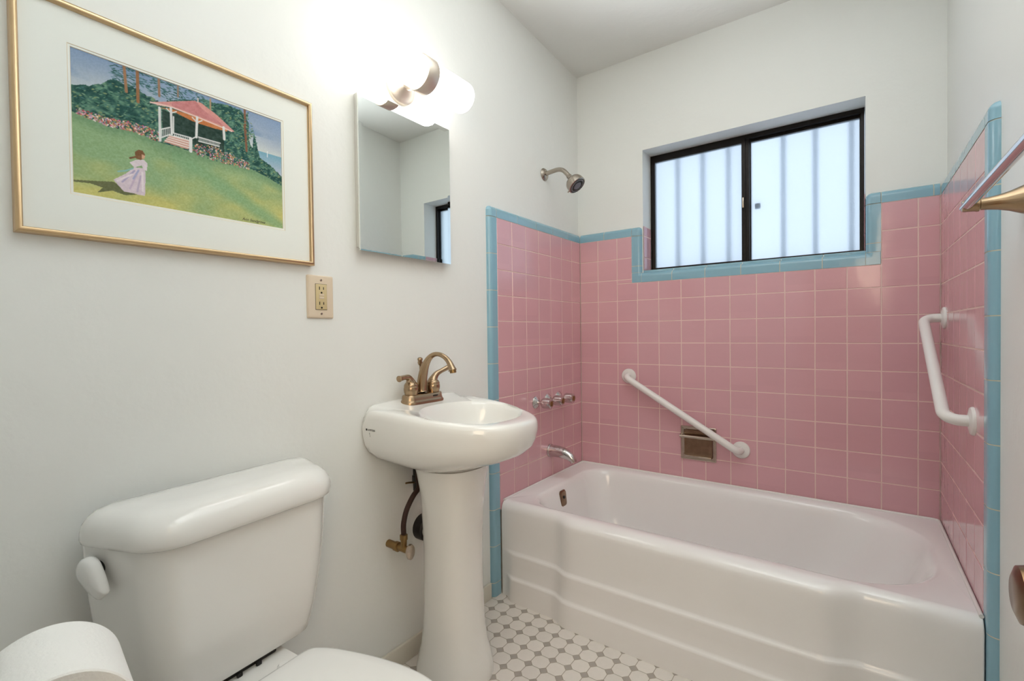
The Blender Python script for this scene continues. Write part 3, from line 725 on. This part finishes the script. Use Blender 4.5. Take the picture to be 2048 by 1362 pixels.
for yy in (-.09, -.045, -.012, .02, .062):
    b = MB(); b.bbox(.146, .152, YS+yy-.006, YS+yy+.006, .391, .400, .002); obj('rubber_pad', b, M['black'], toi)

toi.rotation_euler.z = math.radians(4.5); toi.location.x += .014   # stands slightly askew

# toilet roll on a holder on the front wall ------------------------------
rx_, ry_, rz_ = .656, -2.259, .759; rdir = Vector((-1,.13,0)).normalized()
t = thing('toilet_paper_holder', 'bronze toilet paper holder on the wall beside the toilet', 'toilet paper holder', (.60, YF, rz_))
b = MB(); ctr = Vector((rx_,ry_,rz_)); e0 = ctr-rdir*.012; e1 = ctr+rdir*.135
b.tube([tuple(e0), tuple(e1), tuple(e1+Vector((-.012,-.02,0))), (e1.x-.015, YF+.004, rz_)], .006, 14); obj('arm', b, M['bronze'], t)
b = MB(); b.lathe([(.012,.003),(.0196,.006),(.0196,.104),(.012,.107)], tuple(ctr), tuple(rdir), 32); obj('roller', b, M['plast'], t)
b = MB(); b.lathe([(.025,0),(.025,.004),(.018,.01),(.008,.012)], (e1.x-.015, YF, rz_), (0,1,0), 28); obj('wall_plate', b, M['bronze'], t)
t = thing('toilet_paper_roll', 'white toilet paper roll in the near left corner, in front of the toilet tank', 'toilet paper', (rx_, ry_, rz_))
b = MB(); b.lathe([(.021,.001),(.0585,0),(.060,.0015),(.060,.1085),(.0585,.110),(.021,.109),(.021,.001)], tuple(ctr), tuple(rdir), 72, False, False); obj('paper', b, M['paper'], t, angle=40)
b = MB(); b.lathe([(.0208,.0005),(.0208,.1095),(.0195,.1095),(.0195,.0005),(.0208,.0005)], tuple(ctr), tuple(rdir), 40, False, False); obj('core', b, M['card'], t)

# ------------------------------------------------------------------ medicine cabinet with bevelled mirror door
my0, my1, mz0, mz1 = -1.452, -1.053, 1.377, 1.874; mx = .012
t = thing('mirror_cabinet', 'frameless mirror cabinet on the wall above the white sink', 'mirror', (XL, (my0+my1)/2, mz0))
b = MB(); b.bbox(XL, mx-.007, my0+.008, my1-.008, mz0+.012, mz1-.012, .002); obj('cabinet_body', b, M['cab'], t)
b = MB(); be = .013
vs = []
for d, x in ((0,mx-.006),(0,mx-.0002),(be,mx)):
    vs += [(x,my0+d,mz0+d),(x,my1-d,mz0+d),(x,my1-d,mz1-d),(x,my0+d,mz1-d)]
fs = [(8,9,10,11),(3,2,1,0)]
for k in range(2):
    for i in range(4): j = (i+1) % 4; fs.append((k*4+i, k*4+j, k*4+4+j, k*4+4+i))
b.add(vs, fs); obj('mirror_door', b, M['mirror'], t, smooth=False)

# ------------------------------------------------------------------ vanity light
ly0, lzc, lxc = -1.266, 1.958, .098
t = thing('vanity_light', 'lit two-shade opal glass vanity light above the mirror', 'wall light', (XL, ly0+.006, lzc))
b = MB(); b.lathe([(.060,0),(.060,.010),(.056,.014),(.050,.016),(.035,.030),(.024,.040)], (XL,ly0+.006,lzc), X1, 48); obj('backplate', b, M['nickel'], t)
b = MB(); b.lathe([(.022,.035),(.020,.06),(.020,.085)], (XL,ly0+.003,lzc), X1, 32); obj('arm', b, M['nickel'], t)
b = MB(); b.lathe([(.050,-.024),(.0555,-.0235),(.0565,-.022),(.0565,.022),(.0555,.0235),(.050,.024)], (lxc,ly0,lzc), (0,1,0), 56); obj('centre_band', b, M['nickel'], t)
for s_ in (-1, 1):
    pr_ = [(.053,.020),(.053,.150),(.053,.187)]+[(.053-.018*(1-math.cos(k/8*PI/2)), .187+.022*math.sin(k/8*PI/2)) for k in range(1, 9)]+[(.02,.211)]
    b = MB(); b.lathe(pr_, (lxc,ly0,lzc), (0,s_,0), 56, cap0=True, cap1=True); sh = obj('glass_shade', b, M['shade'], t, angle=60)

# ------------------------------------------------------------------ GFCI outlet
oy0, oy1, oz0, oz1 = -1.612, -1.53, 1.167, 1.290; oyc = (oy0+oy1)/2; ozc = (oz0+oz1)/2
t = thing('electrical_outlet', 'almond two-socket electrical outlet with test buttons, under the picture corner', 'outlet', (XL, oyc, oz0))
b = MB(); b.loft([[(x,y,z) for y, z in rrect_pts(oy0+d, oy1-d, oz0+d, oz1-d, (.004,)*4, 3)] for d, x in ((0,XL),(0,XL+.003),(.003,XL+.0065),(.008,XL+.0075))], True, True); obj('cover_plate', b, M['outlet'], t, angle=25)
b = MB(); b.bbox(XL+.004, XL+.0078, oyc-.0185, oyc+.0185, ozc-.0375, ozc+.0375, .0006); obj('rim_gap', b, M['dark'], t)
b = MB(); b.bbox(XL+.005, XL+.0098, oyc-.0175, oyc+.0175, ozc-.0365, ozc+.0365, .0015); rc = obj('receptacle', b, M['outlet2'], t)
for z in (ozc+.0245, ozc-.0185):
    b = MB()
    for dy, h in ((-.0063,.009),(.0063,.0075)): b.box(XL+.0092, XL+.0101, oyc+dy-.0012, oyc+dy+.0012, z-h/2, z+h/2)
    b.lathe([(.0028,.0092),(.0028,.0101)], (XL,oyc,z-.0125), X1, 14); obj('socket', b, M['dark'], rc)
for z in (ozc+.0055, ozc-.0025):
    b = MB(); b.bbox(XL+.009, XL+.0108, oyc-.0075, oyc+.0075, z-.0032, z+.0032, .0008); obj('button', b, M['outlet'], rc)
for z in (ozc+.048, ozc-.048):
    b = MB(); b.lathe([(.0036,.007),(.0036,.0084),(.0026,.0092)], (XL,oyc,z), X1, 16); sc_ = obj('screw', b, M['oldchrome'], t)
    b = MB(); b.box(XL+.0089, XL+.0094, oyc-.0006, oyc+.0006, z-.0026, z+.0026); obj('slot', b, M['dark'], sc_)

# ------------------------------------------------------------------ framed watercolour
fy0, fy1, fz0, fz1 = -2.183, -1.597, 1.314, 1.767
pic = thing('framed_picture', 'gold framed watercolour of a girl on a lawn before a gazebo', 'picture', (XL, (fy0+fy1)/2, fz0))
b = MB(); rings = []
for d, x in ((0,XL),(0,XL+.018),(.001,XL+.0215),(.004,XL+.024),(.008,XL+.0235),(.0105,XL+.020),(.011,XL+.012)):
    rings.append([(x,fy0+d,fz0+d),(x,fy1-d,fz0+d),(x,fy1-d,fz1-d),(x,fy0+d,fz1-d)])
b.loft(rings, False, False); obj('frame', b, M['gold'], pic, angle=50)
py0, py1, pz0, pz1 = -2.100, -1.682, 1.405, 1.6865
b = MB()
def rect(x, d0, y0, y1, z0, z1): return [(x,y0-d0,z0-d0),(x,y1+d0,z0-d0),(x,y1+d0,z1+d0),(x,y0-d0,z1+d0)]
b.loft([[(XL+.013,fy0+.009,fz0+.009),(XL+.013,fy1-.009,fz0+.009),(XL+.013,fy1-.009,fz1-.009),(XL+.013,fy0+.009,fz1-.009)], rect(XL+.013,.0055,py0,py1,pz0,pz1)], False, False)
b.loft([rect(XL+.013,.0055,py0,py1,pz0,pz1), rect(XL+.0118,.0042,py0,py1,pz0,pz1)], False, False, mi=1)
b.loft([rect(XL+.0118,.0042,py0,py1,pz0,pz1), rect(XL+.0118,.0010,py0,py1,pz0,pz1)], False, False)
b.loft([rect(XL+.0118,.0010,py0,py1,pz0,pz1), rect(XL+.0106,0,py0,py1,pz0,pz1)], False, False, mi=1)
obj('mat_board', b, [M['matb'], M['matcore']], pic, smooth=False)
b = MB(); b.box(XL+.0155, XL+.0165, fy0+.010, fy1-.010, fz0+.010, fz1-.010); obj('glazing', b, M['glazing'], pic, smooth=False)
b = MB(); b.box(XL+.0005, XL+.009, fy0+.008, fy1-.008, fz0+.008, fz1-.008); obj('backing', b, M['card'], pic, smooth=False)

def painting():
    Hn, Wn = 290, 430; rng = np.random.default_rng(3)
    v, u = np.meshgrid(np.linspace(0,1,Hn), np.linspace(0,1,Wn), indexing='ij')
    asp = .418/.2815
    def noise(fx_, fy_, seed, oct_=3):
        r = np.random.default_rng(seed); out = np.zeros_like(u); amp = 1; tot = 0
        for o_ in range(oct_):
            gx, gy = int(fx_*2**o_)+2, int(fy_*2**o_)+2; g = r.random((gy+1, gx+1))
            x = u*(gx-1); y = v*(gy-1); xi = x.astype(int); yi = y.astype(int); fx2 = x-xi; fy2 = y-yi
            fx2 = fx2*fx2*(3-2*fx2); fy2 = fy2*fy2*(3-2*fy2)
            out += amp*((g[yi,xi]*(1-fx2)+g[yi,xi+1]*fx2)*(1-fy2)+(g[yi+1,xi]*(1-fx2)+g[yi+1,xi+1]*fx2)*fy2); tot += amp; amp *= .5
        return out/tot
    C = lambda *c: np.array(c, float)
    mixc = lambda a, c, t: a*(1-t[...,None])+c*t[...,None]
    img = mixc(C(112,138,176)+0*u[...,None], C(206,212,208)+0*u[...,None], np.clip(v*3.0+.25*(noise(6,5,1)-.5), 0, 1))
    img = mixc(img, C(92,122,168)+0*u[...,None], np.clip((noise(7,5,2)-.52)*3, 0, .7)*(v < .2))
    # right-hand sky is a little deeper
    img = mixc(img, C(122,146,182)+0*u[...,None], np.clip((u-.78)*6, 0, 1)*np.clip(.55-np.abs(v-.1)*2, 0, 1))
    lx_, lv = zip(*[(0,.444),(.052,.456),(.134,.476),(.221,.463),(.288,.474),(.339,.495),(.481,.499),(.531,.5),(.629,.506),(.716,.507),(.817,.517),(.905,.549),(1,.60)])
    lawn = np.interp(u, lx_, lv)
    sea = (u > .78) & (v > .332)
    img[sea] = mixc(C(104,158,182)+0*u[...,None], C(176,188,206)+0*u[...,None], np.clip((v-.33)*6, 0, 1))[sea]
    def inpoly(p):
        m_ = np.zeros_like(u, bool); n = len(p)
        for i in range(n):
            (x1, y1), (x2, y2) = p[i], p[(i+1) % n]
            if y1 == y2: continue
            c_ = ((y1 > v) != (y2 > v)) & (u < (x2-x1)*(v-y1)/(y2-y1)+x1); m_ ^= c_
        return m_
    def poly(p, c, jit=0, seed=0):
        m_ = inpoly(p); k = C(*c)+(jit*(noise(60,50,seed+11,2)-.5))[...,None]*2 if jit else C(*c)+0*u[...,None]
        img[m_] = k[m_]
    def stroke(p, q, w, c):
        (x1, y1), (x2, y2) = p, q; ax_, ay = (x2-x1)*asp, y2-y1; L2 = ax_*ax_+ay*ay+1e-12
        t_ = np.clip(((u-x1)*asp*ax_+(v-y1)*ay)/L2, 0, 1); d = np.hypot((u-x1)*asp-t_*ax_, v-y1-t_*ay)
        k = np.clip((w-d)/.004+.5, 0, 1); img[:] = mixc(img, C(*c)+0*u[...,None], k)
    def dab(x, y, a, l, w, c):
        m_ = max(l, w)*1.2; i0, i1 = int(max(0,(y-m_))*Hn), int(min(1,(y+m_))*Hn)+1; j0, j1 = int(max(0,(x-m_/asp))*Wn), int(min(1,(x+m_/asp))*Wn)+1
        if i1 <= i0 or j1 <= j0: return
        uu, vv = u[i0:i1,j0:j1], v[i0:i1,j0:j1]; dx, dy = (uu-x)*asp, vv-y
        e = dx*math.cos(a)+dy*math.sin(a); f = -dx*math.sin(a)+dy*math.cos(a)
        k = np.clip(1.4-((e/l)**2+(f/w)**2)*1.4, 0, 1)[...,None]; img[i0:i1,j0:j1] = img[i0:i1,j0:j1]*(1-k)+C(*c)*k
    # foliage
    fx_, fv = zip(*[(0,.272),(.055,.235),(.11,.19),(.156,.12),(.2,.13),(.25,.13),(.29,.16),(.35,.18),(.42,.12),(.5,.08),(.56,.04),(.64,.03),(.70,.02),(.76,.02),(.80,.10),(.83,.17),(.80,.26),(.82,.33),(.862,.393),(.925,.433),(1,.515)])
    fx_ = np.array(fx_); fv = np.array(fv); o_ = np.argsort(fx_); top = np.interp(u, fx_[o_], fv[o_])
    fol = (v > top+.03*(noise(40,30,4)-.5)) & (v < lawn+.01)
    gcol = mixc(C(28,62,58)+0*u[...,None], C(88,132,108)+0*u[...,None], np.clip((noise(46,38,5,2)-.35)*2.2, 0, 1)); img[fol] = gcol[fol]
    cols_ = [(40,84,72),(22,50,48),(70,112,90),(104,142,112),(54,96,96),(32,70,58),(118,138,92)]
    for k in range(2600):
        x = rng.random(); y = rng.random()*.6
        i, j = int(y*(Hn-1)), int(x*(Wn-1))
        if y > top[i,j] and y < lawn[i,j]: dab(x, y, rng.uniform(-.9,.3), rng.uniform(.008,.016), rng.uniform(.003,.006), cols_[rng.integers(len(cols_))])
    for k in range(420):                                           # pine boughs across the sky
        x = rng.uniform(.15,.56); y = rng.uniform(0,.14)
        dab(x, y, rng.uniform(-.5,.5), rng.uniform(.010,.02), .004, [(52,92,92),(88,126,138),(34,72,66)][rng.integers(3)])
    for (p, q, w, c) in [((.203,0),(.21,.187),.009,(150,104,72)),((.257,0),(.257,.235),.010,(140,92,58)),((.348,0),(.349,.138),.008,(142,104,80)),((.435,.0),(.434,.093),.006,(136,110,90)),((.593,.02),(.592,.12),.006,(160,128,96)),((.779,.0),(.785,.365),.009,(122,78,56))]: stroke(p, q, w, c)
    for k in range(160):
        x = rng.uniform(.72,.83); y = rng.uniform(.02,.33)
        if x < .83-.2*abs(y-.17): dab(x, y, rng.uniform(-.8,.8), .012, .005, cols_[rng.integers(len(cols_))])
    stroke((.776,.14),(.785,.365),.007,(116,72,52))
    # lawn
    ln = mixc(C(132,166,116)+0*u[...,None], C(196,190,104)+0*u[...,None], np.clip((v-.55)*1.7+1.5*(noise(5,4,8)-.5), 0, 1))
    ln = mixc(ln, C(112,146,100)+0*u[...,None], np.clip((noise(4,9,9)-.55)*3, 0, .6)*np.clip(1.35-v, 0, 1))
    ln = mixc(ln, C(118,160,112)+0*u[...,None], np.clip(1-np.abs((v-.62)-(u-.5)*.75)/.09, 0, .75)*(u > .4))
    ln = mixc(ln, C(96,134,96)+0*u[...,None], np.clip(1-(v-lawn)/.09, 0, .75))
    ln = ln+((noise(120,90,10,2)-.5)*22)[...,None]; m_ = v > lawn; img[m_] = ln[m_]
    # flowers along the lawn edge
    fc = [(214,150,166),(188,76,92),(238,220,214),(204,116,84),(160,130,176),(196,160,90),(150,60,60)]
    for k in range(520):
        x = rng.uniform(.02,.345); y = np.interp(x, lx_, lv)-rng.uniform(-.005,.075)*(.5+x*1.6)
        dab(x, y, rng.uniform(0,3), rng.uniform(.006,.011), .0055, fc[rng.integers(len(fc))] if rng.random() < .7 else cols_[rng.integers(len(cols_))])
    # gazebo
    poly([(.36,.235),(.66,.24),(.66,.43),(.36,.44)], (34,52,46), 16, 3)
    poly([(.31,.205),(.382,.161),(.508,.082),(.544,.077),(.626,.135),(.72,.227),(.695,.236),(.52,.204),(.405,.190),(.342,.212)], (214,138,132), 8, 4)
    poly([(.406,.15),(.518,.076),(.551,.127),(.672,.211),(.52,.195),(.405,.183)], (196,116,116), 10, 5)
    poly([(.355,.222),(.402,.205),(.499,.208),(.664,.214),(.682,.245),(.594,.256),(.505,.252),(.422,.226)], (196,110,62), 10, 6)
    for p, q in (((.31,.207),(.405,.191)),((.405,.191),(.52,.204)),((.52,.204),(.704,.232))): stroke(p, q, .006, (236,196,186))
    stroke((.53,.05),(.53,.08),.005,(208,190,180))
    wh = (226,226,224)
    for p, q, w in (((.349,.228),(.348,.479),.009),((.4,.2),(.401,.407),.008),((.524,.206),(.518,.372),.009),((.66,.22),(.662,.32),.010),((.411,.263),(.409,.392),.005)): stroke(p, q, w, wh)
    for p, q in (((.40,.24),(.425,.215)),((.40,.24),(.38,.215)),((.523,.25),(.50,.22)),((.523,.25),(.548,.222))): stroke(p, q, .004, wh)
    for p, q in (((.353,.391),(.393,.356)),((.355,.453),(.394,.411)),((.413,.392),(.489,.39)),((.412,.413),(.482,.415)),((.529,.366),(.64,.364)),((.529,.399),(.634,.394))): stroke(p, q, .0045, wh)
    for k in range(15): x = .532+k*.0072; stroke((x,.366),(x,.398),.0022,wh)
    for k in range(9): x = .415+k*.0085; stroke((x,.392),(x,.414),.0022,wh)
    for k in range(5): x = .357+k*.008; stroke((x,.392-k*.008),(x,.45-k*.008),.0022,wh)
    poly([(.392,.417),(.496,.414),(.477,.491),(.365,.482)], (206,142,128))
    for k in range(4): a = k/4+.05; stroke((.392-.027*a,.417+.065*a),(.496-.019*a,.414+.077*a),.0042,(236,222,212))
    stroke((.49,.397),(.489,.499),.012,wh); stroke((.497,.395),(.515,.372),.004,wh)
    for k in range(420):
        x = rng.uniform(.50,.80); y = np.interp(x, lx_, lv)-rng.uniform(-.02,.10)*(1-.5*abs(x-.62)/.18)
        dab(x, y, rng.uniform(0,3), rng.uniform(.006,.010), .0055, fc[rng.integers(len(fc))] if rng.random() < .6 else cols_[rng.integers(len(cols_))])
    stroke((.91,.311),(.909,.365),.003,(240,240,240))
    # girl
    poly([(0,.914),(.089,.89),(.151,.872),(.197,.92),(.245,.934),(.196,.955),(.145,.939),(.088,.971),(.108,.93),(.062,.916),(0,.927)], (92,96,62), 8, 7)
    poly([(.235,.733),(.275,.725),(.282,.756),(.277,.934),(.245,.931),(.191,.928),(.171,.897),(.15,.857),(.199,.795)], (218,198,210), 10, 8)
    for x0, y0, x1, y1, c in ((.235,.76,.185,.86,(170,156,190)),(.245,.78,.215,.90,(196,172,196)),(.26,.79,.245,.91,(184,164,190)),(.268,.76,.268,.9,(236,222,228)),(.225,.79,.165,.86,(236,220,228)),(.252,.75,.23,.82,(160,160,198))): stroke((x0,y0),(x1,y1),.006,c)
    poly([(.215,.706),(.242,.675),(.276,.66),(.29,.68),(.288,.74),(.275,.737),(.266,.707),(.235,.733)], (222,206,214), 8, 9)
    for p, q in (((.169,.79),(.199,.773)),((.199,.773),(.229,.744))): stroke(p, q, .005, (126,180,178))
    poly([(.238,.619),(.252,.595),(.271,.592),(.281,.618),(.276,.650),(.261,.668),(.242,.664)], (112,74,48), 8, 10)
    stroke((.218,.672),(.232,.661),.006,(96,62,40)); stroke((.232,.661),(.248,.645),.006,(112,74,48))
    poly([(.268,.622),(.281,.629),(.278,.652),(.267,.657)], (206,150,118))
    img[:] = img+((noise(200,150,21,1)-.5)*12)[...,None]
    img = (np.clip(img, 0, 255)/255)**.78
    lin_ = np.where(img <= .04045, img/12.92, ((img+.055)/1.055)**2.4)
    ys = py0-.001+(py1-py0+.002)*u; zs = pz1+.001-(pz1-pz0+.002)*v
    loc = rootloc(pic)
    co = np.stack([np.full_like(u, XL+.0103)-loc.x, ys-loc.y, zs-loc.z], -1).reshape(-1, 3)
    idx = np.arange(Hn*Wn).reshape(Hn, Wn)
    f = np.stack([idx[1:,:-1], idx[1:,1:], idx[:-1,1:], idx[:-1,:-1]], -1).reshape(-1, 4)
    me = bpy.data.meshes.new('print'); me.from_pydata(co.tolist(), [], f.tolist()); me.materials.append(M['paint'])
    at = me.color_attributes.new('Col', 'FLOAT_COLOR', 'POINT')
    at.data.foreach_set('color', np.concatenate([lin_.reshape(-1,3), np.ones((Hn*Wn,1))], 1).astype(np.float32).ravel())
    o2 = bpy.data.objects.new('print', me); COL.objects.link(o2); o2.parent = pic
    o2['label'] = 'watercolour of a white gazebo, lawn, trees and sea'; return o2
pnt = painting()
mt = Matrix(((0,0,1,0),(1,0,0,0),(0,1,0,0),(0,0,0,1)))
text_obj('signature', 'Ann Sandgross', .0095, Matrix.Translation(Vector((XL+.0106, py0+.752*.418, pz0+.004))) @ mt, M['ink'], pnt, ext=.0001, shear=.35)

# ------------------------------------------------------------------ light and camera
w_ = bpy.data.worlds.new('daylight'); SC.world = w_; w_.use_nodes = True; nt = w_.node_tree
bg = nt.nodes['Background']; bg.inputs['Color'].default_value = (.76,.87,1,1); bg.inputs['Strength'].default_value = .69
la = bpy.data.lights.new('hall_fill_light', 'AREA'); la.shape = 'DISK'; la.size = 1.3; la.energy = 10.5; la.color = (1,.80,.58)  # warm fill added out of view in the hall, no real fixture
lo = bpy.data.objects.new('hall_fill_light', la); COL.objects.link(lo); lo.location = (1.7,-3.15,1.75)
lo.rotation_euler = (Vector((0,-1.6,1.3))-lo.location).to_track_quat('-Z', 'Y').to_euler()

lb = bpy.data.lights.new('ceiling_bounce_fill', 'SPOT'); lb.energy = 325; lb.color = (.90,.955,1); lb.spot_size = math.radians(50); lb.spot_blend = .8; lb.shadow_soft_size = .06
lu = bpy.data.objects.new('ceiling_bounce_fill', lb); COL.objects.link(lu); lu.location = (1.15,-2.78,.95)     # added unseen spot without a fixture, bounced off the bathroom ceiling as fill
lu.rotation_euler = (Vector((1.0,-1.52,2.62))-lu.location).to_track_quat('-Z', 'Y').to_euler()

cam = bpy.data.cameras.new('camera'); co = bpy.data.objects.new('camera', cam); COL.objects.link(co); SC.camera = co
cam.sensor_fit = 'HORIZONTAL'; cam.sensor_width = 36; cam.lens = 945.251/2048*36; cam.clip_start = .02
yaw, pit, rol = .625428228, -.0153979848, -.0123757323
c, s = math.cos(yaw), math.sin(yaw)
F = Vector((-s*math.cos(pit), c*math.cos(pit), math.sin(pit))); Rv = Vector((c, s, 0)); Uv = Rv.cross(F)
R2 = Rv*math.cos(rol)+Uv*math.sin(rol); U2 = -Rv*math.sin(rol)+Uv*math.cos(rol)
mw = Matrix((R2, U2, -F)).transposed().to_4x4(); mw.translation = (1.2273, -2.3537, 1.1175); co.matrix_world = mw
vs_ = SC.view_settings; vs_.view_transform = 'Standard'; vs_.look = 'None'; vs_.gamma = 1; vs_.use_curve_mapping = False; vs_.exposure = 1.10
